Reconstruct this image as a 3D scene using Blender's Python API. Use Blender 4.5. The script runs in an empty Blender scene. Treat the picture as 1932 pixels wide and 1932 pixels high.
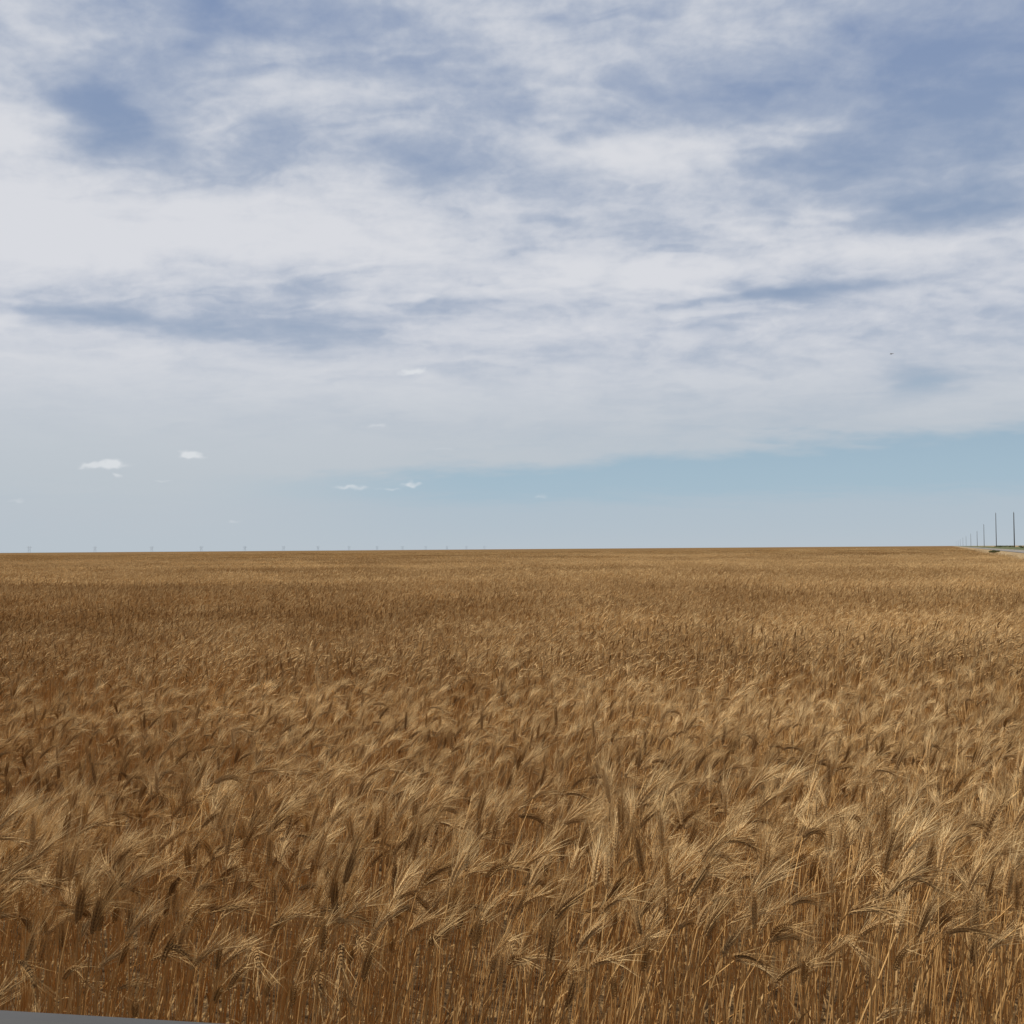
import bpy, math, random
import numpy as np
from mathutils import Vector, Matrix, noise as mnoise
R = math.radians
scene = bpy.context.scene
coll = scene.collection
scene.view_settings.view_transform = 'Standard'
scene.view_settings.look = 'None'
scene.view_settings.exposure = 0

# ------------------------------------------------------------------ camera
CAMZ = 1.60
cam = bpy.data.objects.new("camera", bpy.data.cameras.new("camera"))
coll.objects.link(cam)
scene.camera = cam
cam.data.sensor_width = 36
cam.data.lens = 37.73
cam.data.clip_start = 0.02
cam.data.clip_end = 60000
F = 2025.0
PITCH, ROLL = R(1.98), R(-0.42)
M = Matrix.Rotation(R(90) + PITCH, 4, 'X') @ Matrix.Rotation(ROLL, 4, 'Z')
M.translation = Vector((0, 0, CAMZ))
cam.matrix_world = M
R3 = M.to_3x3()

def pixdir(px, py):
    return (R3 @ Vector(((px - 966) / F, (966 - py) / F, -1))).normalized()
def pixang(px, py):
    d = pixdir(px, py)
    return math.atan2(d.x, d.y), math.asin(d.z)

# ------------------------------------------------------------------ node helper
class NT:
    def __init__(s, tree):
        s.t = tree; s.n = tree.nodes; s.l = tree.links
    def put(s, sock, v):
        if v is None: return
        if isinstance(v, bpy.types.NodeSocket): s.l.new(v, sock)
        else:
            if hasattr(sock.default_value, '__len__') and not hasattr(v, '__len__'):
                v = [v] * len(sock.default_value)
            if hasattr(sock.default_value, '__len__') and len(sock.default_value) == 4 and len(v) == 3:
                v = tuple(v) + (1,)
            sock.default_value = v
    def math(s, op, a, b=None, c=None, clamp=False):
        n = s.n.new('ShaderNodeMath'); n.operation = op; n.use_clamp = clamp
        s.put(n.inputs[0], a); s.put(n.inputs[1], b); s.put(n.inputs[2], c)
        return n.outputs[0]
    def vec(s, op, a, b=None, c=None):
        n = s.n.new('ShaderNodeVectorMath'); n.operation = op
        s.put(n.inputs[0], a); s.put(n.inputs[1], b)
        if c is not None: s.put(n.inputs[2], c)
        return n.outputs['Value'] if op in ('DOT_PRODUCT', 'LENGTH') else n.outputs[0]
    def sep(s, v):
        n = s.n.new('ShaderNodeSeparateXYZ'); s.put(n.inputs[0], v); return n.outputs
    def attr(s, name):
        n = s.n.new('ShaderNodeAttribute'); n.attribute_name = name; return n.outputs['Fac']
    def noise(s, v, scale, detail=4, rough=.5, dist=0, color=False):
        n = s.n.new('ShaderNodeTexNoise')
        s.put(n.inputs['Vector'], v); s.put(n.inputs['Scale'], scale)
        s.put(n.inputs['Detail'], detail); s.put(n.inputs['Roughness'], rough)
        s.put(n.inputs['Distortion'], dist)
        return n.outputs['Color'] if color else n.outputs[0]
    def mix(s, f, a, b, mode='MIX'):
        n = s.n.new('ShaderNodeMix'); n.data_type = 'RGBA'; n.blend_type = mode
        s.put(n.inputs[0], f); s.put(n.inputs[6], a); s.put(n.inputs[7], b)
        return n.outputs[2]
    def smooth(s, v, a, b, c=0.0, d=1.0):
        n = s.n.new('ShaderNodeMapRange'); n.interpolation_type = 'SMOOTHSTEP'
        s.put(n.inputs[0], v); s.put(n.inputs[1], a); s.put(n.inputs[2], b)
        s.put(n.inputs[3], c); s.put(n.inputs[4], d)
        return n.outputs[0]

def lin(r, g, b):
    def f(c):
        c /= 255
        return c / 12.92 if c <= .04045 else ((c + .055) / 1.055) ** 2.4
    return (f(r), f(g), f(b))
def mat_new(name):
    m = bpy.data.materials.new(name); m.use_nodes = True
    m.node_tree.nodes.clear()
    return m, NT(m.node_tree)
def finish(T, bsdf):
    o = T.n.new('ShaderNodeOutputMaterial'); T.l.new(bsdf, o.inputs[0])

# ------------------------------------------------------------------ world light
SUN_AZ, SUN_EL = R(-62), R(60)
world = bpy.data.worlds.new("World")
scene.world = world
world.use_nodes = True
world.node_tree.nodes.clear()
W = NT(world.node_tree)
sky = W.n.new('ShaderNodeTexSky'); sky.sky_type = 'NISHITA'; sky.sun_disc = False
sky.sun_elevation = SUN_EL; sky.sun_rotation = SUN_AZ
sky.air_density = 1.0; sky.dust_density = 1.0; sky.ozone_density = 1.0
col = W.mix(.5, W.mix(1.0, sky.outputs[0], (.10, .10, .10), 'MULTIPLY'), (.58, .57, .58))
bg = W.n.new('ShaderNodeBackground')
W.put(bg.inputs[0], col); bg.inputs[1].default_value = 1.0
wo = W.n.new('ShaderNodeOutputWorld')
W.l.new(bg.outputs[0], wo.inputs[0])

sd = bpy.data.lights.new("sun", 'SUN')
sd.energy = 5.0; sd.angle = R(1.0); sd.color = (1, .95, .86)
sun = bpy.data.objects.new("sun", sd); coll.objects.link(sun)
sv = Vector((math.sin(SUN_AZ) * math.cos(SUN_EL), math.cos(SUN_AZ) * math.cos(SUN_EL), math.sin(SUN_EL)))
sun.rotation_euler = sv.to_track_quat('Z', 'Y').to_euler()
sun.location = (0, 0, 30)

# ------------------------------------------------------------------ sky shell with cloud deck
B = [
 # x, y, rx, ry, weight
 (40, 250, 250, 420, .50),
 (225, 243, 84, 70, -1.25),
 (470, 50, 240, 46, -.60),
 (330, 400, 420, 110, .25),
 (540, 135, 150, 50, .50),
 (420, 230, 180, 60, .30),
 (1060, 78, 135, 46, .70),
 (1000, 160, 140, 34, -.35),
 (840, 275, 130, 56, -.50),
 (640, 220, 120, 38, -.25),
 (760, 180, 120, 24, .30),
 (700, 300, 90, 30, .25),
 (1180, 260, 200, 42, .55),
 (1400, 275, 220, 34, .55),
 (1450, 130, 300, 80, -.25),
 (1480, 50, 200, 26, .20),
 (1800, 180, 330, 190, -.65),
 (1900, 330, 220, 80, -.15),
 (1640, 385, 260, 26, -.25),
 (600, 430, 900, 76, .55),
 (1550, 478, 520, 42, .95),
 (1850, 535, 260, 42, .60),
 (250, 595, 360, 20, -.60),
 (650, 580, 200, 16, -.45),
 (880, 555, 140, 13, -.35),
 (1450, 548, 260, 15, -.80),
 (1150, 528, 140, 10, -.40),
 (640, 520, 120, 16, -.30),
 (200, 690, 600, 60, .50),
 (1100, 620, 500, 40, .35),
 (1100, 740, 700, 60, .40),
 (1720, 712, 65, 30, -.70),
 (1850, 735, 110, 26, .25),
 (300, 840, 600, 80, .5),
]
PUFF = [(206, 877, 32, 6, 1.3), (215, 870, 14, 7, .9), (165, 880, 16, 4, .8), (351, 857, 14, 7, 1.2), (365, 861, 18, 6, 1.1),
        (768, 704, 16, 6, 1.0), (788, 700, 15, 7, 1.1), (712, 803, 28, 5, .7), (660, 920, 32, 5, .9), (776, 913, 16, 5, 1.0), (735, 922, 22, 4, .7),
        (1018, 936, 14, 4, .6), (218, 895, 9, 4, .9), (30, 944, 15, 5, .6), (832, 848, 28, 4, .5), (436, 984, 17, 4, .6), (305, 908, 14, 3, .6)]
azs = np.concatenate([np.linspace(-1.5, -.50, 90, endpoint=False), np.linspace(-.50, .50, 860), np.linspace(.50, 1.5, 91)[1:]])
els = np.concatenate([np.array([-.02, -.005]), np.linspace(0, .14, 160, endpoint=False), np.linspace(.14, .50, 300), np.linspace(.50, .80, 20)[1:]])
AZ, EL = np.meshgrid(azs, els)
fa, fe = AZ.ravel(), EL.ravel()
RS = 14000.0
dx, dy, dz = np.sin(fa) * np.cos(fe), np.cos(fa) * np.cos(fe), np.sin(fe)
nvt = len(fa)
w1 = np.empty((nvt, 2)); w2 = np.empty((nvt, 2)); N1 = np.empty(nvt); N2 = np.empty(nvt); N3 = np.empty(nvt); N4 = np.empty(nvt)
frac = mnoise.fractal
for i in range(nvt):
    zc = max(dz[i], 0) + .15
    X, Y = dx[i] / zc, dy[i] / zc
    v = mnoise.turbulence_vector(Vector((X * 1.1, Y * 1.6, 1.3)), 5, False, amplitude_scale=.62, frequency_scale=2.1)
    w1[i] = v[0], v[1]
    P9 = Vector((dx[i], dy[i], dz[i] * 1.6))
    v2 = mnoise.noise_vector(P9 * 95) + .6 * mnoise.noise_vector(P9 * 210)
    w2[i] = v2[0], v2[1]
    xw, yw = X + .22 * v[0], Y + .22 * v[1]
    N1[i] = frac(Vector((xw * 2.0, yw * 2.8, 0.3)), .84, 2.0, 7)
    N2[i] = frac(Vector((xw * 2.4, yw * 9.0, 5.3)), .90, 2.0, 5)
    N3[i] = frac(Vector((xw * 1.1 + 7, yw * 1.1 + 3, 2.2)), 1.0, 2.0, 3)
    N4[i] = frac(Vector((dx[i] * 22 + v[0] * .6, dy[i] * 22, dz[i] * 38 + v[1] * .6)), .75, 2.1, 6)
def nrm_(a):
    s = (np.abs(fa) < .5) & (fe < .5) & (fe > 0); return (a - a[s].mean()) / a[s].std()
N1, N2, N3, N4 = map(nrm_, (N1, N2, N3, N4))
calm = np.clip((fe - .04) / .22, .22, 1)
ua = fa + w1[:, 0] * .050 * calm; ue = fe + w1[:, 1] * .024 * calm
def bsum(lst, ua, ue):
    s = np.zeros(nvt)
    for (px, py, rx, ry, w) in lst:
        a, e = pixang(px, py)
        s += w * np.exp(-(((ua - a) * F / rx) ** 2 + ((ue - e) * F / ry) ** 2))
    return s
def sst(x, a, b):
    t = np.clip((x - a) / (b - a), 0, 1); return t * t * (3 - 2 * t)
tamp = .20 + .80 * sst(fe, R(3), R(15))
tex = (.18 * N1 + .075 * N2 + .09 * N3 + .085 * N4) * tamp
cover = bsum(B, ua, ue) + .62 + tex
puff = bsum(PUFF, fa + w2[:, 0] * .0055, fe + w2[:, 1] * .0024)
a1, e1 = pixang(450, 905); a2, e2 = pixang(1932, 785)
below = e1 + (fa - a1) * (e2 - e1) / (a2 - a1) - (fe + w1[:, 1] * .013 + N1 * .0020 + w2[:, 1] * .0012)
clear = sst(below, -.010, .014) * sst(fa, pixang(300, 900)[0], pixang(950, 900)[0])
lowv = sst(fe + .0022 * N2, R(3.3), R(1.9))
me = bpy.data.meshes.new("sky")
V = np.stack([dx, dy, dz], 1) * RS
nr, ncx = len(els), len(azs)
jj, ii = np.meshgrid(np.arange(nr - 1), np.arange(ncx - 1), indexing='ij')
aa = (jj * ncx + ii).ravel()
fidx = np.stack([aa, aa + ncx, aa + ncx + 1, aa + 1], 1)
me.from_pydata(V.tolist(), [], fidx.tolist())
for nme, arr in (('cover', cover), ('puff', puff), ('clear', clear), ('lowveil', lowv)):
    a = me.attributes.new(nme, 'FLOAT', 'POINT'); a.data.foreach_set('value', arr.astype(np.float32))
skyo = bpy.data.objects.new("sky", me); coll.objects.link(skyo)
skyo["kind"] = "structure"; skyo["category"] = "sky"; skyo["label"] = "blue summer sky veiled by streaky white cirrus clouds"
m_sky, T = mat_new("sky_with_clouds")
ge = T.n.new('ShaderNodeNewGeometry')
D = T.vec('NORMALIZE', ge.outputs['Position'])
Z = T.sep(D)[2]
el = T.math('ARCSINE', Z)
nf = T.noise(T.vec('MULTIPLY', D, (1, 1, 1.8)), 120.0, 2, .6)
tamp = T.smooth(el, R(3), R(15), .04, .20)
dens = T.math('MULTIPLY_ADD', T.math('SUBTRACT', nf, .5), tamp, T.attr('cover'))
cmask = T.smooth(dens, -.42, 1.02, .18, 1.0)
cmask = T.math('MULTIPLY', cmask, T.math('SUBTRACT', 1.0, T.attr('clear')))
blue = T.mix(T.smooth(el, R(2.5), R(13)), lin(160, 186, 202), lin(134, 154, 182))
blue = T.mix(T.smooth(el, R(13), R(27)), blue, lin(114, 137, 176))
cs = T.smooth(dens, .30, 1.60)
cc = T.mix(cs, lin(178, 187, 203), lin(216, 218, 224))
cc = T.mix(T.smooth(el, R(12), R(3)), cc, lin(189, 197, 204))
c = T.mix(cmask, blue, cc)
hz = T.math('POWER', 2.71828, T.math('MULTIPLY', T.math('MAXIMUM', el, 0), -1 / R(2.0)))
c = T.mix(T.math('MULTIPLY', T.attr('lowveil'), .5), c, lin(185, 193, 202))
c = T.mix(T.math('MULTIPLY', hz, .9), c, lin(184, 194, 202))
c = T.mix(T.math('MULTIPLY', T.smooth(T.attr('puff'), .15, 1.3), .75), c, lin(225, 228, 231))
em = T.n.new('ShaderNodeEmission'); T.put(em.inputs[0], c); em.inputs[1].default_value = 1
finish(T, em.outputs[0])
try: m_sky.cycles.emission_sampling = 'NONE'
except Exception as e: print(e)
me.materials.append(m_sky)

# ------------------------------------------------------------------ materials
def principled(T, col, rough=.6, spec=.5, metal=0, normal=None):
    p = T.n.new('ShaderNodeBsdfPrincipled')
    T.put(p.inputs['Base Color'], col); T.put(p.inputs['Roughness'], rough)
    T.put(p.inputs['Specular IOR Level'], spec); T.put(p.inputs['Metallic'], metal)
    if normal is not None: T.l.new(normal, p.inputs['Normal'])
    return p.outputs[0]

def wheat_mat(name, dark, light, low=None):
    m, T = mat_new(name)
    oi = T.n.new('ShaderNodeObjectInfo')
    ge = T.n.new('ShaderNodeNewGeometry')
    Pp = ge.outputs['Position']
    big = T.noise(T.vec('MULTIPLY', Pp, (.30, 1.0, 0)), .13, 2, .6)
    sm = T.noise(T.vec('MULTIPLY', Pp, (.6, 1.3, .3)), .9, 1, .5)
    f = T.math('ADD', T.math('MULTIPLY', T.attr('tone'), .65), T.math('MULTIPLY', oi.outputs['Random'], .30))
    f = T.math('ADD', f, T.math('MULTIPLY', T.math('SUBTRACT', big, .48), 2.3))
    f = T.math('ADD', f, T.math('MULTIPLY', T.math('SUBTRACT', sm, .48), 1.2))
    # darker low spot in the crop
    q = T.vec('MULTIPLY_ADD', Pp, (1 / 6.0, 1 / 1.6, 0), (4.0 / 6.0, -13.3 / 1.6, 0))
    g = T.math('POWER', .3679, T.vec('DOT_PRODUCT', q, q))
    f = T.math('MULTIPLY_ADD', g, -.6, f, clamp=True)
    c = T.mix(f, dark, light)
    if low:
        c = T.mix(T.smooth(T.sep(Pp)[2], .75, .25), c, low)
    d = T.n.new('ShaderNodeBsdfDiffuse'); T.put(d.inputs[0], c)
    finish(T, d.outputs[0])
    return m
m_stem = wheat_mat("wheat_straw", (.34, .185, .068), (.66, .42, .175), (.50, .28, .100))
m_ear = wheat_mat("wheat_ear", (.23, .132, .055), (.58, .38, .175))
m_awn = wheat_mat("wheat_awn", (.38, .230, .092), (.92, .68, .355))
m_leaf = wheat_mat("wheat_dry_leaf", (.26, .15, .06), (.50, .33, .15))
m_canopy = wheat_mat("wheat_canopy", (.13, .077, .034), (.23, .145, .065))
MATS = [m_stem, m_ear, m_awn, m_leaf, m_canopy]

m_ground, T = mat_new("soil")
ge = T.n.new('ShaderNodeNewGeometry'); P_ = ge.outputs['Position']
c = T.mix(T.noise(P_, 3, 4, .6), (.05, .029, .013), (.12, .072, .032))
c = T.mix(T.smooth(T.noise(T.vec('MULTIPLY', P_, (6, 1, 1)), 14, 3, .6), .52, .62), c, (.28, .175, .072))
bm_ = T.n.new('ShaderNodeBump'); bm_.inputs['Strength'].default_value = .8; bm_.inputs['Distance'].default_value = .03
T.l.new(T.noise(P_, 22, 4, .7), bm_.inputs['Height'])
finish(T, principled(T, c, .95, .1, 0, bm_.outputs[0]))

def simple_mat(name, c1, c2, scale, rough=.9, spec=.2, metal=0, bump=0):
    m, T = mat_new(name)
    ge = T.n.new('ShaderNodeNewGeometry')
    n = T.noise(ge.outputs['Position'], scale, 4, .65)
    c = T.mix(T.smooth(n, .3, .7), c1, c2)
    nn = None
    if bump:
        b = T.n.new('ShaderNodeBump'); b.inputs['Strength'].default_value = .6; b.inputs['Distance'].default_value = bump
        T.l.new(n, b.inputs['Height']); nn = b.outputs[0]
    finish(T, principled(T, c, rough, spec, metal, nn))
    return m
m_road = simple_mat("asphalt", (.15, .14, .13), (.20, .185, .17), .6)
m_line = simple_mat("road_paint_yellow", (.5, .34, .05), (.6, .42, .08), 3)
m_dry = simple_mat("dry_grass", (.21, .14, .065), (.33, .235, .12), .35, bump=.1)
m_green = simple_mat("verge_grass", (.04, .055, .02), (.10, .10, .04), .25, bump=.1)
m_bush = simple_mat("shrub_leaf", (.06, .075, .03), (.12, .13, .05), 3)
m_twig = simple_mat("shrub_twig", (.08, .06, .04), (.12, .09, .06), 9)
m_pole = simple_mat("weathered_pole_wood", (.05, .042, .035), (.09, .075, .06), 2)
m_insul = simple_mat("insulator_porcelain", (.12, .11, .10), (.16, .15, .14), 5, .3, .5)
m_tower = simple_mat("haze_tinted_galvanised_steel", (.40, .46, .50), (.44, .50, .54), 1, .7)  # distance haze painted in: steel grey lightened and blued in the base colour
m_bird = simple_mat("bird_feather", (.09, .085, .08), (.14, .13, .12), 20)
m_car = simple_mat("grey_car_paint", (.045, .045, .046), (.06, .06, .061), 2, .7, .2, 0)
m_rub = simple_mat("black_rubber", (.015, .015, .015), (.03, .03, .03), 30, .8)

def mesh_obj(name, verts, faces, mats, midx=None, tone=None, link=True):
    me = bpy.data.meshes.new(name)
    me.from_pydata([tuple(v) for v in verts], [], faces)
    for m in mats: me.materials.append(m)
    if midx is not None: me.polygons.foreach_set('material_index', np.array(midx, dtype=np.int32))
    if tone is not None:
        a = me.attributes.new('tone', 'FLOAT', 'POINT'); a.data.foreach_set('value', np.array(tone, dtype=np.float32))
    me.update()
    ob = bpy.data.objects.new(name, me)
    if link: coll.objects.link(ob)
    return ob

# ------------------------------------------------------------------ wheat plant templates
class Geo:
    def __init__(s): s.v = []; s.f = []; s.m = []; s.part = []
    def add(s, vs, fs, m, part):
        b = len(s.v); s.v += [tuple(x) for x in vs]
        for f in fs: s.f.append(tuple(i + b for i in f)); s.m.append(m); s.part.append(part)

def frame(t):
    t = t / np.linalg.norm(t)
    a = np.array([0, 1, 0.]) if abs(t[1]) < .9 else np.array([1, 0, 0.])
    u = np.cross(a, t); u /= np.linalg.norm(u)
    return t, u, np.cross(t, u)

def tube(g, pts, rad, sides, m, part, ph=0):
    vs = []; fs = []
    for i, p in enumerate(pts):
        t = pts[min(i + 1, len(pts) - 1)] - pts[max(i - 1, 0)]
        t, u, w = frame(t)
        for k in range(sides):
            an = ph + 2 * math.pi * k / sides
            vs.append(p + (u * math.cos(an) + w * math.sin(an)) * rad[i])
    for i in range(len(pts) - 1):
        for k in range(sides):
            k2 = (k + 1) % sides
            fs.append((i * sides + k, i * sides + k2, (i + 1) * sides + k2, (i + 1) * sides + k))
    g.add(vs, fs, m, part)

def ribbon(g, pts, wid, nrm, m, part):
    vs = []; fs = []
    n = len(pts)
    for i, p in enumerate(pts):
        t = pts[min(i + 1, n - 1)] - pts[max(i - 1, 0)]
        s = np.cross(t, nrm[i] if isinstance(nrm, list) else nrm); s /= (np.linalg.norm(s) + 1e-9)
        if i == n - 1 and wid[i] == 0: vs.append(p)
        else: vs += [p - s * wid[i] / 2, p + s * wid[i] / 2]
    for i in range(n - 1):
        if i == n - 2 and wid[-1] == 0: fs.append((2 * i, 2 * i + 1, 2 * i + 2))
        else: fs.append((2 * i, 2 * i + 1, 2 * i + 3, 2 * i + 2))
    g.add(vs, fs, m, part)

def lozenge(g, base, d, side, nrm, L, w, th, m, part):
    mid = base + d * L * .42
    vs = [base, mid + side * w / 2, mid + nrm * th / 2, mid - side * w / 2, mid - nrm * th / 2, base + d * L]
    fs = [(0, 2, 1), (0, 3, 2), (0, 4, 3), (0, 1, 4), (5, 1, 2), (5, 2, 3), (5, 3, 4), (5, 4, 1)]
    g.add(vs, fs, m, part)

def plant(rng, lod, nod=None):
    """bearded wheat plant blown towards +x"""
    g = Geo()
    H = rng.uniform(.70, .80)
    phi = rng.gauss(0, .8)
    lean = R(max(-5, rng.gauss(7, 5)))
    if nod is None: nod = R(min(125, max(0, rng.gauss(36, 29))))
    hd = np.array([math.cos(phi), math.sin(phi), 0.]); up = np.array([0, 0, 1.])
    ns = {0: 8, 1: 3, 2: 1, 3: 1}[lod]
    ne = {0: 10, 1: 3, 2: 2, 3: 1}[lod]
    wob = rng.gauss(0, .03)
    def th(s): return lean * (.25 + .75 * s) + (nod * .45 * max(0, (s - .80) / .20) ** 1.6)
    side0 = np.cross(up, hd)
    sub = 24
    acc = np.zeros(3); allp = [acc.copy()]
    for i in range(sub):
        s = (i + .5) / sub
        a = th(s)
        acc = acc + (hd * math.sin(a) + up * math.cos(a) + side0 * wob * math.sin(s * 5)) * H / sub
        allp.append(acc.copy())
    i0 = 0 if lod < 2 else sub // 2
    idx = [round(i0 + i * (sub - i0) / ns) for i in range(ns + 1)]
    pts = [allp[i] for i in idx]
    r0 = {0: .0020, 1: .0023, 2: .0035, 3: .006}[lod]
    if lod < 2: tube(g, pts, [r0 * (1 - .45 * i / ns) for i in range(ns + 1)], 3, 0, 0)
    else: ribbon(g, pts, [r0, r0 * .7], np.array([0, 1, 0.]), 0, 0)
    EL = rng.uniform(.055, .080)
    a = th(1.0); p = pts[-1].copy()
    epts = [p.copy()]; edir = []
    for i in range(ne):
        a += nod * .55 / ne
        d = hd * math.sin(a) + up * math.cos(a); edir.append(d)
        p = p + d * EL / ne; epts.append(p.copy())
    def awn(base, d, L, wdt, seg):
        wind = np.array([1, .1, -.1])
        q = [base]; dd = d.copy()
        for k in range(seg):
            dd = dd + wind * .11 * (2 / seg) + np.array([rng.gauss(0, .06), rng.gauss(0, .06), rng.gauss(0, .06)]); dd /= np.linalg.norm(dd)
            q.append(q[-1] + dd * L / seg)
        nr = np.array([rng.gauss(0, 1), -1.2, rng.gauss(0, 1)])
        wd = [wdt * (1 - .7 * k / seg) for k in range(seg)] + [0]
        ribbon(g, q, wd, nr, 2, 1)
    spin = rng.uniform(0, math.pi)
    if lod == 0:
        for i in range(ne * 2):
            k = i / 2; j = min(int(k), ne - 1)
            base = epts[j] + (epts[j + 1] - epts[j]) * (k - j)
            t, u, w = frame(edir[j])
            s = (u * math.cos(spin) + w * math.sin(spin)) * (1 if i % 2 else -1)
            n = np.cross(t, s)
            fr = i / (ne * 2)
            sc = .70 + .42 * math.sin(math.pi * min(1, fr + .15))
            for q in (-1, 0, 1):
                d = t + s * (.42 if q == 0 else .28) + n * q * .38; d /= np.linalg.norm(d)
                sd_ = np.cross(d, n + s * .3); sd_ /= np.linalg.norm(sd_)
                lozenge(g, base + s * .0012, d, sd_, n, .0115 * sc, .0047 * sc, .0043 * sc, 1, 1)
                if q != 0 or i % 3 == 0:
                    sp_ = rng.uniform(.15, .58)
                    da = t + (s * rng.uniform(.3, 1) + n * (q * .6 + rng.gauss(0, .25))) * sp_; da /= np.linalg.norm(da)
                    awn(base + d * .010 * sc, da, rng.uniform(.045, .088) * (1 - .2 * fr), .00075, 3)
    elif lod == 1:
        vs = []; fs = []
        for i in range(ne + 1):
            t, u, w = frame(edir[min(i, ne - 1)])
            rr = [.0026, .0050, .0044, .002][i]
            for k in range(4):
                an = math.pi / 2 * k + i * .6
                vs.append(epts[i] + (u * math.cos(an) + w * math.sin(an)) * rr)
        for i in range(ne):
            for k in range(4): fs.append((i * 4 + k, i * 4 + (k + 1) % 4, (i + 1) * 4 + (k + 1) % 4, (i + 1) * 4 + k))
        g.add(vs, fs, 1, 1)
        for i in range(11):
            fr = rng.random(); j = min(int(fr * ne), ne - 1)
            t, u, w = frame(edir[j]); an = rng.uniform(0, 6.28); sp_ = rng.uniform(.14, .62)
            da = t + (u * math.cos(an) + w * math.sin(an)) * sp_ + np.array([.10, 0, 0]); da /= np.linalg.norm(da)
            awn(epts[j] + (epts[j + 1] - epts[j]) * (fr * ne - j), da, rng.uniform(.045, .085), .0012, 1)
    elif lod == 2:
        t, u, w = frame(epts[-1] - epts[0])
        lozenge(g, epts[0], t, u, w, EL, .012, .012, 1, 1)
        for i in range(5):
            an = rng.uniform(0, 6.28); sp_ = rng.uniform(.15, .55)
            da = t + (u * math.cos(an) + w * math.sin(an)) * sp_; da /= np.linalg.norm(da)
            awn(epts[0] + t * EL * rng.uniform(.3, .9), da, rng.uniform(.045, .085), .0034, 1)
    else:
        t, u, w = frame(epts[-1] - epts[0])
        g.add([epts[0], epts[0] + t * EL * .5 + u * .014, epts[-1], epts[0] + t * EL * .5 - u * .014], [(0, 1, 2, 3)], 1, 1)
        for i in range(2):
            an = rng.uniform(0, 6.28)
            da = t + (u * math.cos(an) + w * math.sin(an)) * .35; da /= np.linalg.norm(da)
            awn(epts[0] + t * EL * .6, da, .10, .013, 1)
    nl = {0: rng.choice([1, 1, 2]), 1: 1 if rng.random() < .5 else 0, 2: 0, 3: 0}[lod]
    for k in range(nl):
        s = rng.uniform(.35, .66) if k == 0 else rng.uniform(.15, .4)
        base = allp[int(s * sub)]
        an = rng.gauss(0, 1.6); L = rng.uniform(.07, .15)
        h = np.array([math.cos(an), math.sin(an), 0.])
        sg = 5 if lod == 0 else 3
        q = [base]; an2 = R(rng.uniform(3, 18)); cv = R(rng.uniform(10, 90))
        for i in range(sg):
            b_ = an2 + cv * (i / sg) ** 1.4
            q.append(q[-1] + (h * math.sin(b_) + up * math.cos(b_)) * L / sg)
        sd_ = np.cross(up, h); tw = rng.uniform(-1.5, 1.5)
        nr = []
        for i in range(sg + 1):
            b_ = an2 + cv * (i / sg) ** 1.4
            n_ = (h * math.cos(b_) - up * math.sin(b_))
            nr.append(n_ * math.cos(tw * i / sg) + sd_ * math.sin(tw * i / sg))
        ribbon(g, q, [.003] + [.0036] * (sg - 1) + [0], nr, 3, 2 + k)
    return g

rng = random.Random(23)
src = bpy.data.collections.new("wheat_sources")
names = []
def add_source(name, verts, faces, midx, tone):
    ob = mesh_obj(name, verts, faces, MATS, midx, tone, link=False)
    src.objects.link(ob); names.append(name)
near_T = []; near_tone = []
for i in range(26):
    nod = R(rng.uniform(75, 125)) if i % 5 == 0 else None
    near_T.append(plant(rng, 0, nod)); near_tone.append(rng.random() ** 1.2)
for i, g in enumerate(near_T):
    add_source("a_near_%02d" % i, g.v, g.f, g.m, [near_tone[i]] * len(g.v))

def patch(name, size, n, lod, T_n, tb):
    tm = near_T if lod == 0 else [plant(rng, lod) for _ in range(T_n)]
    arrs = [np.array(t.v) for t in tm]
    V = []; Fc = []; Mi = []; To = []; b = 0
    for k in range(n):
        j = rng.randrange(len(tm)); t = tm[j]; a = arrs[j]
        r = rng.gauss(0, .5); sc = rng.gauss(1, .055); c_, s_ = math.cos(r), math.sin(r)
        if lod == 0 and rng.random() < .08: sc *= .82
        tl = R(rng.gauss(0, 4)); tl2 = R(rng.gauss(0, 4))
        x, y = rng.uniform(-.5, .5) * size * 1.08, rng.uniform(-.5, .5) * size * 1.08
        ax = (a[:, 0] * c_ - a[:, 1] * s_) * sc + x + a[:, 2] * math.sin(tl)
        ay = (a[:, 0] * s_ + a[:, 1] * c_) * sc + y + a[:, 2] * math.sin(tl2)
        V.append(np.stack([ax, ay, a[:, 2] * sc], 1))
        Fc += [tuple(q + b for q in f) for f in t.f]; Mi += t.m; To += [tb + rng.random() ** 1.3] * len(a)
        b += len(a)
    add_source(name, np.concatenate(V).tolist(), Fc, Mi, To)
NP = {}
def reg(key, cnt, *a):
    NP[key] = list(range(len(names), len(names) + cnt))
    for i in range(cnt): patch("%s_%02d" % (key, i), *a)
NP['a'] = list(range(26))
reg('b_near', 8, .45, 44, 0, 0, .02)
reg('c_mid', 8, .6, 78, 1, 16, .02)
reg('d_far', 5, 2.0, 430, 2, 14, .0)
reg('e_vfar', 4, 6.0, 800, 3, 10, .0)

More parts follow.
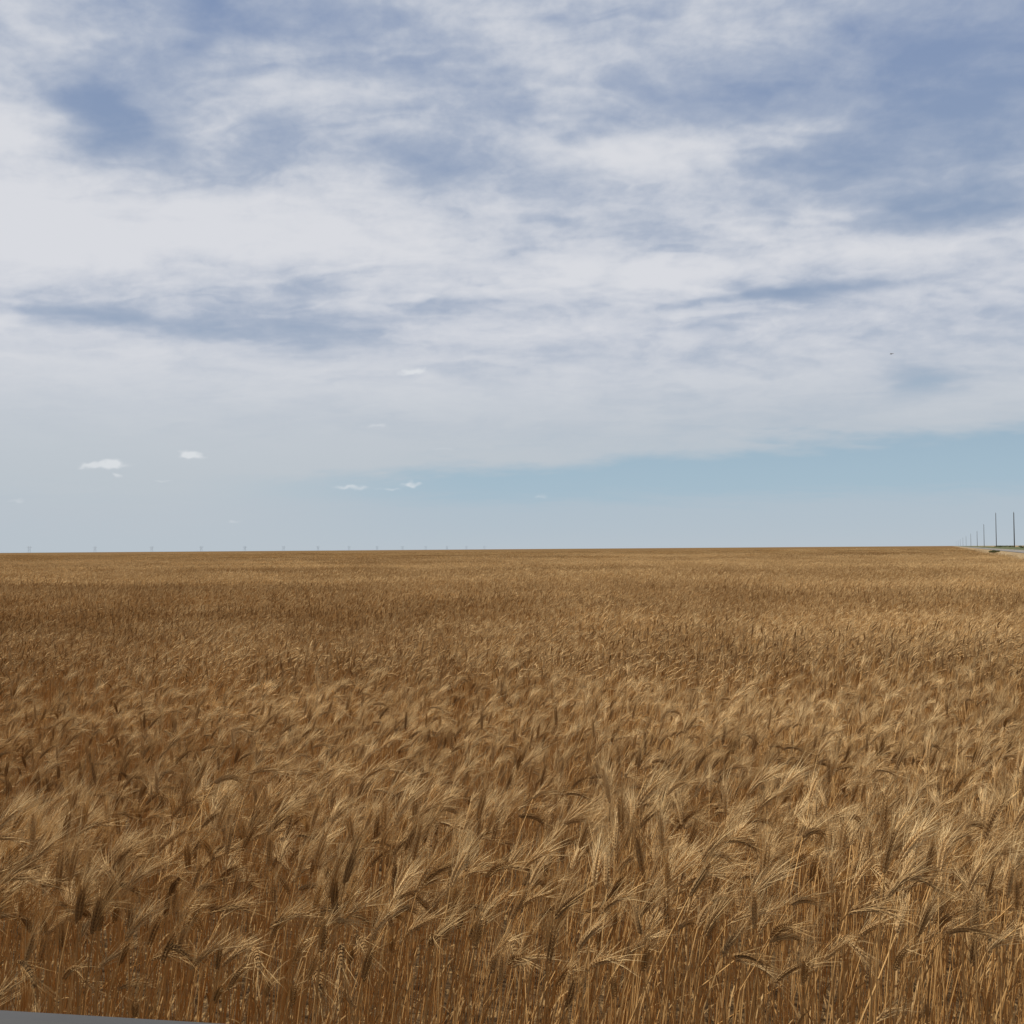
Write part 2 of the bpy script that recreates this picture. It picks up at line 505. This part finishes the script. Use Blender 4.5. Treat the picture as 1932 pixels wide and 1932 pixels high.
# ------------------------------------------------------------------ field layout
VA = math.atan((1795 - 966) / F)
U = np.array([math.sin(VA), math.cos(VA)]); Nn = np.array([math.cos(VA), -math.sin(VA)])
def lat(x, y): return x * Nn[0] + y * Nn[1]
EDGE = 4.1
def nz(x, y, s): return mnoise.noise(Vector((x * s, y * s, 3.7)))
pts = []; idxs = []; rots = []; scl = []
indiv = []
def frontier(x): return 2.02 + .12 * nz(x, 0, 1.7) + .07 * nz(x, 5, 5)
y0, y1 = 1.7, 3.35
N = int(330 * (y1 - y0) * 8)
for _ in range(N):
    y = rng.uniform(y0, y1); x = rng.uniform(-4, 4)
    if abs(x) > .50 * y + .9: continue
    fy = frontier(x)
    pr = min(1, max(0, (y - fy) / .18)) * (1 if y < 2.8 else .80)
    for gx, gy, gr in ((1.18, 2.3, .18), (.90, 2.75, .16), (.5, 3.0, .13), (-.15, 3.1, .13), (-.75, 2.9, .12)):
        pr *= 1 - .60 * math.exp(-((x - gx) ** 2 + (y - gy) ** 2) / gr ** 2)
    if rng.random() > pr: continue
    if lat(x, y) > EDGE: continue
    gust = nz(x, y, .9) + .7 * nz(x + 9, y, 2.6)
    ry = R(2 + 11 * gust + rng.gauss(0, 4)); rx = R(rng.gauss(0, 4) + 7 * nz(x, y + 20, 1.3))
    rz = rng.gauss(0, .55)
    if rng.random() < .03: ry = R(rng.gauss(0, 28)); rx = R(rng.gauss(0, 22))
    s = rng.gauss(1.0, .05) * (1 + .14 * nz(x, y, 1.2) + .07 * nz(x, y, 3.1))
    s *= 1 + .11 * max(0, min(1, (3.5 - y) / .9))
    if rng.random() < .06: s *= rng.uniform(.74, .88)
    indiv.append((x, y, rng.choice(NP['a']), rx, ry, rz, s))
indiv.sort(key=lambda r: r[1] + (0 if abs(r[0]) < .5 * r[1] + .05 else 3))
solo = indiv[:300]
for (x, y, i, rx, ry, rz, s) in indiv[300:]:
    pts.append((x, y, 0)); idxs.append(i); rots.append((rx, ry, rz)); scl.append((s, s, s))
def zone(key, ya, yb, size, margin):
    y = ya + size / 2
    row = 0
    while y < yb:
        hw = .50 * (y + size) + margin
        x = -hw + (row % 2) * size * .5
        while x < hw:
            xx = x + rng.uniform(-.1, .1) * size; yy = y + rng.uniform(-.1, .1) * size
            if lat(xx, yy) < EDGE - size * .45:
                h = 1.0 + .09 * nz(xx, yy, .35) + .11 * nz(xx, yy, .9) + .05 * nz(xx * .25, yy, .12)
                h -= .12 * math.exp(-((xx + 4) / 6) ** 2 - ((yy - 12.6) / 1.0) ** 2)
                pts.append((xx, yy, 0)); idxs.append(rng.choice(NP[key]))
                rots.append((R(4 * nz(xx, yy, .9)), R(11 * nz(xx, yy, .6)) if size < 1 else 0, rng.uniform(-.5, .5)))
                scl.append((1.0, 1.0, h))
            x += size
        y += size; row += 1
zone('b_near', 3.3, 6.5, .45, 1.1)
zone('c_mid', 6.5, 26, .6, 1.2)
zone('d_far', 26, 84, 2.0, 3)
zone('e_vfar', 84, 330, 6.0, 6)

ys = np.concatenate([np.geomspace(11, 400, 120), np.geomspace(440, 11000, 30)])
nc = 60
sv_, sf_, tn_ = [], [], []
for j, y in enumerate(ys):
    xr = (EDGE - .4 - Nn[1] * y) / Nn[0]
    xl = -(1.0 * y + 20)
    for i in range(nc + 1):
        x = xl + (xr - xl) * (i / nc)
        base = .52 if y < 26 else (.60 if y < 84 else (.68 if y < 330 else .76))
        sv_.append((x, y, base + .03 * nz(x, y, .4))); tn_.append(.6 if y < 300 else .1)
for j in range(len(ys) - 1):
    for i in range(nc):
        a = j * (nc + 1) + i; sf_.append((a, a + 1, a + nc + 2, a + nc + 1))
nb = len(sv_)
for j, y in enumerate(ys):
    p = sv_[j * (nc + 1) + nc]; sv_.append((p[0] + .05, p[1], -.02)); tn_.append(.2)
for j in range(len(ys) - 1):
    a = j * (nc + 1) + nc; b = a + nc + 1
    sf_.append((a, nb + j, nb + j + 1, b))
allv = sv_ + pts
me = bpy.data.meshes.new("wheat_field")
me.from_pydata(allv, [], sf_)
for m in MATS: me.materials.append(m)
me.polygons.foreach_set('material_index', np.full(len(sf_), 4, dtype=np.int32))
k0 = len(sv_)
ai = me.attributes.new('pick', 'INT', 'POINT'); ai.data.foreach_set('value', np.array([-1] * k0 + idxs, dtype=np.int32))
ar = me.attributes.new('rot', 'FLOAT_VECTOR', 'POINT'); ar.data.foreach_set('vector', np.array([(0, 0, 0)] * k0 + rots, dtype=np.float32).ravel())
as_ = me.attributes.new('scl', 'FLOAT_VECTOR', 'POINT'); as_.data.foreach_set('vector', np.array([(1, 1, 1)] * k0 + scl, dtype=np.float32).ravel())
at_ = me.attributes.new('tone', 'FLOAT', 'POINT'); at_.data.foreach_set('value', np.array(tn_ + [.5] * len(pts), dtype=np.float32))
field = bpy.data.objects.new("wheat_field", me); coll.objects.link(field)
field["kind"] = "stuff"; field["category"] = "wheat"
field["label"] = "ripe golden-brown bearded wheat crop bending in the wind"

ng = bpy.data.node_groups.new("wheat_scatter", 'GeometryNodeTree')
ng.interface.new_socket("Geometry", in_out='INPUT', socket_type='NodeSocketGeometry')
ng.interface.new_socket("Geometry", in_out='OUTPUT', socket_type='NodeSocketGeometry')
nn = ng.nodes; ll = ng.links
gi = nn.new('NodeGroupInput'); go = nn.new('NodeGroupOutput')
def gattr(name, dt):
    n = nn.new('GeometryNodeInputNamedAttribute'); n.data_type = dt; n.inputs[0].default_value = name
    return [o for o in n.outputs if o.enabled and o.name == 'Attribute'][0]
ci = nn.new('GeometryNodeCollectionInfo'); ci.inputs['Collection'].default_value = src
ci.inputs['Separate Children'].default_value = True; ci.inputs['Reset Children'].default_value = True
iop = nn.new('GeometryNodeInstanceOnPoints'); iop.inputs['Pick Instance'].default_value = True
pk = gattr('pick', 'INT')
cmpn = nn.new('FunctionNodeCompare'); cmpn.data_type = 'INT'; cmpn.operation = 'GREATER_EQUAL'
ins = [s for s in cmpn.inputs if s.enabled]
ll.new(pk, ins[0]); ins[1].default_value = 0
e2r = nn.new('FunctionNodeEulerToRotation')
ll.new(gi.outputs[0], iop.inputs['Points']); ll.new(ci.outputs[0], iop.inputs['Instance'])
ll.new(cmpn.outputs[0], iop.inputs['Selection']); ll.new(pk, iop.inputs['Instance Index'])
ll.new(gattr('rot', 'FLOAT_VECTOR'), e2r.inputs[0]); ll.new(e2r.outputs[0], iop.inputs['Rotation'])
ll.new(gattr('scl', 'FLOAT_VECTOR'), iop.inputs['Scale'])
jn = nn.new('GeometryNodeJoinGeometry')
ll.new(iop.outputs[0], jn.inputs[0]); ll.new(gi.outputs[0], jn.inputs[0])
ll.new(jn.outputs[0], go.inputs[0])
md = field.modifiers.new("scatter", 'NODES'); md.node_group = ng

def part_mesh(g, part, name, tone):
    keep = [i for i, p in enumerate(g.part) if p == part]
    if not keep: return None
    mp = {}; vs = []; fs = []; mi = []
    for i in keep:
        f = []
        for q in g.f[i]:
            if q not in mp: mp[q] = len(vs); vs.append(g.v[q])
            f.append(mp[q])
        fs.append(f); mi.append(g.m[i])
    return mesh_obj(name, vs, fs, MATS, mi, [tone] * len(vs), link=False).data
PM = [[part_mesh(g, k, n, t_) for k, n in ((0, "wheat_plant"), (1, "ear"), (2, "leaf"), (3, "leaf"))] for g, t_ in zip(near_T, near_tone)]
for (x, y, i, rx, ry, rz, s) in solo:
    o = bpy.data.objects.new("wheat_plant", PM[i][0]); coll.objects.link(o)
    o.location = (x, y, 0); o.rotation_euler = (rx, ry, rz); o.scale = (s, s, s)
    o["label"] = "ripe golden bearded wheat plant standing in the crop"
    o["category"] = "wheat plant"; o["group"] = "wheat plants at the edge of the field"
    for k, nme in ((1, "ear"), (2, "leaf"), (3, "leaf")):
        if PM[i][k] is None: continue
        c_ = bpy.data.objects.new(nme, PM[i][k]); coll.objects.link(c_); c_.parent = o

# ------------------------------------------------------------------ ground, road, verges
S = 14500
gv = [(-S, -S, 0), (S, -S, 0), (S, S, 0), (-S, S, 0)]
gr = mesh_obj("ground", gv, [(0, 1, 2, 3)], [m_ground]); gr["kind"] = "structure"
gr["label"] = "dark bare soil with straw litter under the crop"; gr["category"] = "ground"

def strip(name, l0, l1, z, mat, cols=1, rough=0.0, crown=0.0, s0=-60, s1=11000, rows=170):
    ss = np.concatenate([np.linspace(s0, 20, 12), np.geomspace(24, s1, rows)])
    vs = []; fs = []
    for s in ss:
        for i in range(cols + 1):
            l = l0 + (l1 - l0) * i / cols
            p = U * s + Nn * l
            zz = z + crown * math.sin(math.pi * i / cols)
            if rough and 0 < i < cols: zz += rough * random.random()
            vs.append((p[0], p[1], zz))
    for j in range(len(ss) - 1):
        for i in range(cols):
            a = j * (cols + 1) + i; fs.append((a, a + 1, a + cols + 2, a + cols + 1))
    return mesh_obj(name, vs, fs, [mat])
random.seed(4)
v1 = strip("dry_verge", EDGE + .1, 13.2, .02, m_dry, 8, .12)
v1["kind"] = "structure"; v1["label"] = "strip of dry tan grass between wheat and road"; v1["category"] = "verge"
rd = strip("road", 13.2, 21.2, .10, m_road, 6, 0, .08)
rd["kind"] = "structure"; rd["label"] = "straight grey asphalt country road"; rd["category"] = "road"
v2 = strip("green_verge", 21.2, 34, .03, m_green, 12, .25, .75)
v2["kind"] = "structure"; v2["label"] = "low green grassy bank beyond the road"; v2["category"] = "verge"
v3 = strip("far_field", 34, 3000, .03, m_dry, 6, 0, 0)
v3["kind"] = "structure"; v3["label"] = "flat tan farmland beyond the road"; v3["category"] = "field"
vs, fs = [], []
for side in (-.12, .12):
    ss = np.geomspace(24, 3000, 90)
    b = len(vs)
    for s in ss:
        for q in (-.05, .05):
            p = U * s + Nn * (17.2 + side + q); vs.append((p[0], p[1], .192))
    for j in range(len(ss) - 1): fs.append((b + 2 * j, b + 2 * j + 1, b + 2 * j + 3, b + 2 * j + 2))
ln = mesh_obj("road_marking", vs, fs, [m_line]); ln["kind"] = "structure"
ln["label"] = "double yellow centre line on the asphalt"; ln["category"] = "road marking"

def shrub(seed, r, h):
    rg = random.Random(seed); g = Geo()
    cl = [(rg.uniform(-.7, .7) * r, rg.uniform(-.7, .7) * r, rg.uniform(.3, .8) * h, rg.uniform(.25, .5) * r) for _ in range(9)]
    tw = Geo()
    for c_ in cl:
        tube(tw, [np.array([0, 0, 0.]), np.array([c_[0] * .5, c_[1] * .5, c_[2] * .6]), np.array(c_[:3])], [.03, .02, .008], 4, 0, 0)
        for _ in range(110):
            d = Vector((rg.gauss(0, 1), rg.gauss(0, 1), rg.gauss(0, .5))).normalized() * c_[3] * rg.uniform(.4, 1.1)
            d.z *= .7
            p = Vector(c_[:3]) + d; p.z = max(.03, p.z)
            a = Vector((rg.gauss(0, 1), rg.gauss(0, 1), rg.gauss(0, 1))).normalized() * .07
            b = Vector((rg.gauss(0, 1), rg.gauss(0, 1), rg.gauss(0, 1))).normalized() * .045
            g.add([p - a, p + b, p + a, p - b], [(0, 1, 2, 3)], 0, 0)
    return tw, g
sh = []
for k, (r, h) in enumerate(((1.0, .55), (1.6, 1.1), (2.2, 1.3))):
    tw, g = shrub(k, r, h)
    sh.append((mesh_obj("trunk", tw.v, tw.f, [m_twig], link=False).data, mesh_obj("crown", g.v, g.f, [m_bush], link=False).data))
def put_shrub(l, s, k, z, lab, grp):
    p = U * s + Nn * l
    o = bpy.data.objects.new("shrub", sh[k][0]); coll.objects.link(o)
    c_ = bpy.data.objects.new("crown", sh[k][1]); coll.objects.link(c_); c_.parent = o
    o.location = (p[0], p[1], z); o.rotation_euler = (0, 0, l * 3 + s)
    o["label"] = lab; o["category"] = "shrub"; o["group"] = grp
put_shrub(7.6, 235, 0, 0, "low green weedy bush in dry roadside grass", "bushes in the dry verge")
put_shrub(8.6, 262, 0, 0, "low green weedy bush in dry roadside grass", "bushes in the dry verge")
rr = random.Random(8)
for k in range(24):
    put_shrub(rr.uniform(22.5, 31), 330 + k * 20 + rr.uniform(-9, 9), rr.choice([0, 1, 2]), .45, "dark green bush on the grassy road bank", "bushes along the road bank")

pv = Geo(); HP = 13.5
tube(pv, [np.array([0, 0, -1.]), np.array([0, 0, HP * .5]), np.array([0.03, 0, HP])], [.24, .21, .16], 12, 0, 0)
n_ = len(pv.v); pv.f.append(tuple(range(n_ - 12, n_))); pv.m.append(0)
pole_me = mesh_obj("utility_pole", pv.v, pv.f, [m_pole], link=False).data
iv = Geo()
tube(iv, [np.array([0, 0, 0.]), np.array([0, 0, .08]), np.array([0, 0, .1]), np.array([0, 0, .2]), np.array([0, 0, .24]), np.array([0, 0, .4])], [.05, .05, .12, .06, .11, .04], 10, 0, 0)
ins_me = mesh_obj("insulator", iv.v, iv.f, [m_insul], link=False).data
LP = 26.0
for (px, hp) in ((1914, 66), (1880, 64), (1857, 42), (1844, 29), (1832, 24), (1823, 19), (1817, 16), (1812, 13), (1808, 11), (1804, 9)):
    # the spot on the pole line that is seen at this bearing
    a, _ = pixang(px, 1030)
    t = np.array([math.sin(a), math.cos(a)])
    dist = LP / (t[0] * Nn[0] + t[1] * Nn[1])
    p = t * dist
    H = hp / F * p[1]
    o = bpy.data.objects.new("utility_pole", pole_me); coll.objects.link(o)
    o.location = (p[0], p[1], .6); o.scale = (1, 1, H / HP)
    c_ = bpy.data.objects.new("insulator", ins_me); coll.objects.link(c_); c_.parent = o
    c_.location = (0, 0, HP)
    o["label"] = "tall dark wooden utility pole on the grassy bank beside the road"
    o["category"] = "utility pole"; o["group"] = "utility poles along the road"

tg = Geo(); A = lambda *a: np.array(a, dtype=float)
for sx in (-1, 1):
    tube(tg, [A(sx * 4.2, 0, 0), A(sx * 3.4, 0, 26)], [.45, .3], 6, 0, 0)
    tube(tg, [A(sx * 4.0, 0, 8), A(-sx * 3.6, 0, 19)], [.2, .2], 5, 0, 0)
    tube(tg, [A(sx * 8.2, 0, 21.5), A(sx * 8.2, 0, 19.4)], [.3, .2], 6, 0, 0)
tube(tg, [A(-8.8, 0, 21.6), A(8.8, 0, 21.6)], [.3, .3], 6, 0, 0)
tube(tg, [A(0, 0, 21.5), A(0, 0, 19.4)], [.3, .2], 6, 0, 0)
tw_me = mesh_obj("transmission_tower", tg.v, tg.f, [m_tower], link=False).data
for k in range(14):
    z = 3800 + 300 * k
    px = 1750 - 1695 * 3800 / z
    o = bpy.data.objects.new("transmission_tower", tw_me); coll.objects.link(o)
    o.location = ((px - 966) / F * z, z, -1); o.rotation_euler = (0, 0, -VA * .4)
    o["label"] = "pale hazy two-legged power transmission tower beyond the field"
    o["category"] = "transmission tower"; o["group"] = "transmission towers on the horizon"

g = Geo()
tube(g, [A(-.14, 0, 0), A(-.10, 0, .005), A(-.03, 0, .01), A(.04, 0, .01), (A(.09, 0, .02)), A(.12, 0, .02), A(.15, 0, .012)], [.004, .016, .034, .036, .024, .02, .003], 8, 0, 0)
for sy in (-1, 1):
    g.add([A(.05, sy * .02, .02), A(.07, sy * .13, .07), A(.03, sy * .30, .03), A(-.02, sy * .15, .055), A(-.03, sy * .02, .015)], [(0, 1, 3, 4), (1, 2, 3)], 0, 0)
g.add([A(-.10, -.012, .006), A(-.10, .012, .006), A(-.2, .035, .0), A(-.2, -.035, .0)], [(0, 1, 2, 3)], 0, 0)
bird = mesh_obj("bird", g.v, g.f, [m_bird])
bd = pixdir(1682, 668)
bird.location = Vector((0, 0, CAMZ)) + bd * 95; bird.rotation_euler = (R(12), R(-14), R(20))
bird["label"] = "small dark bird gliding against the clouds"; bird["category"] = "bird"

# car door whose top edge borders the view
prof = []
zt, thk = CAMZ - .3035, .09
for k in range(9):
    an = math.pi * k / 8
    prof.append((thk / 2 * math.cos(an), zt - .035 + .035 * math.sin(an)))
prof = [(thk / 2 + .03, .35), (thk / 2 + .02, .9)] + prof + [(-thk / 2 - .02, .9), (-thk / 2 - .03, .35)]
pA, pB = Vector((-1.0, .855, 0)), Vector((.35, .655, 0))
dv = (pB - pA).normalized(); nv = Vector((-dv.y, dv.x, 0))
vs = []; fs = []; npf = len(prof); ST = 14
for j in range(ST + 1):
    c0 = pA.lerp(pB, j / ST)
    for (o_, z) in prof:
        q = c0 + nv * (o_ - thk / 2); vs.append((q.x, q.y, z))
for j in range(ST):
    for i in range(npf):
        i2 = (i + 1) % npf; fs.append((j * npf + i, j * npf + i2, (j + 1) * npf + i2, (j + 1) * npf + i))
fs.append(tuple(range(npf))); fs.append(tuple(reversed(range(ST * npf, ST * npf + npf))))
door = mesh_obj("car_door", vs, fs, [m_car])
door["label"] = "grey painted car door with its window lowered"; door["category"] = "car door"
g = Geo(); c0 = pA.lerp(pB, .05); c1 = pA.lerp(pB, .95)
q0 = c0 - nv * (thk * .95); q1 = c1 - nv * (thk * .95)
tube(g, [A(q0.x, q0.y, zt - .02), A(q1.x, q1.y, zt - .02)], [.009, .009], 8, 0, 0)
sl = mesh_obj("window_seal", g.v, g.f, [m_rub]); sl.parent = door
g = Geo(); h0 = pA.lerp(pB, .12) + nv * .045; h1 = pA.lerp(pB, .26) + nv * .045
tube(g, [A(h0.x, h0.y - .03, .98), A(h0.x, h0.y + .02, .98), A(h1.x, h1.y + .02, .98), A(h1.x, h1.y - .03, .98)], [.014] * 4, 8, 0, 0)
hd_ = mesh_obj("handle", g.v, g.f, [m_rub]); hd_.parent = door
print("points", len(pts), "solo", len(solo), "near", len(indiv))
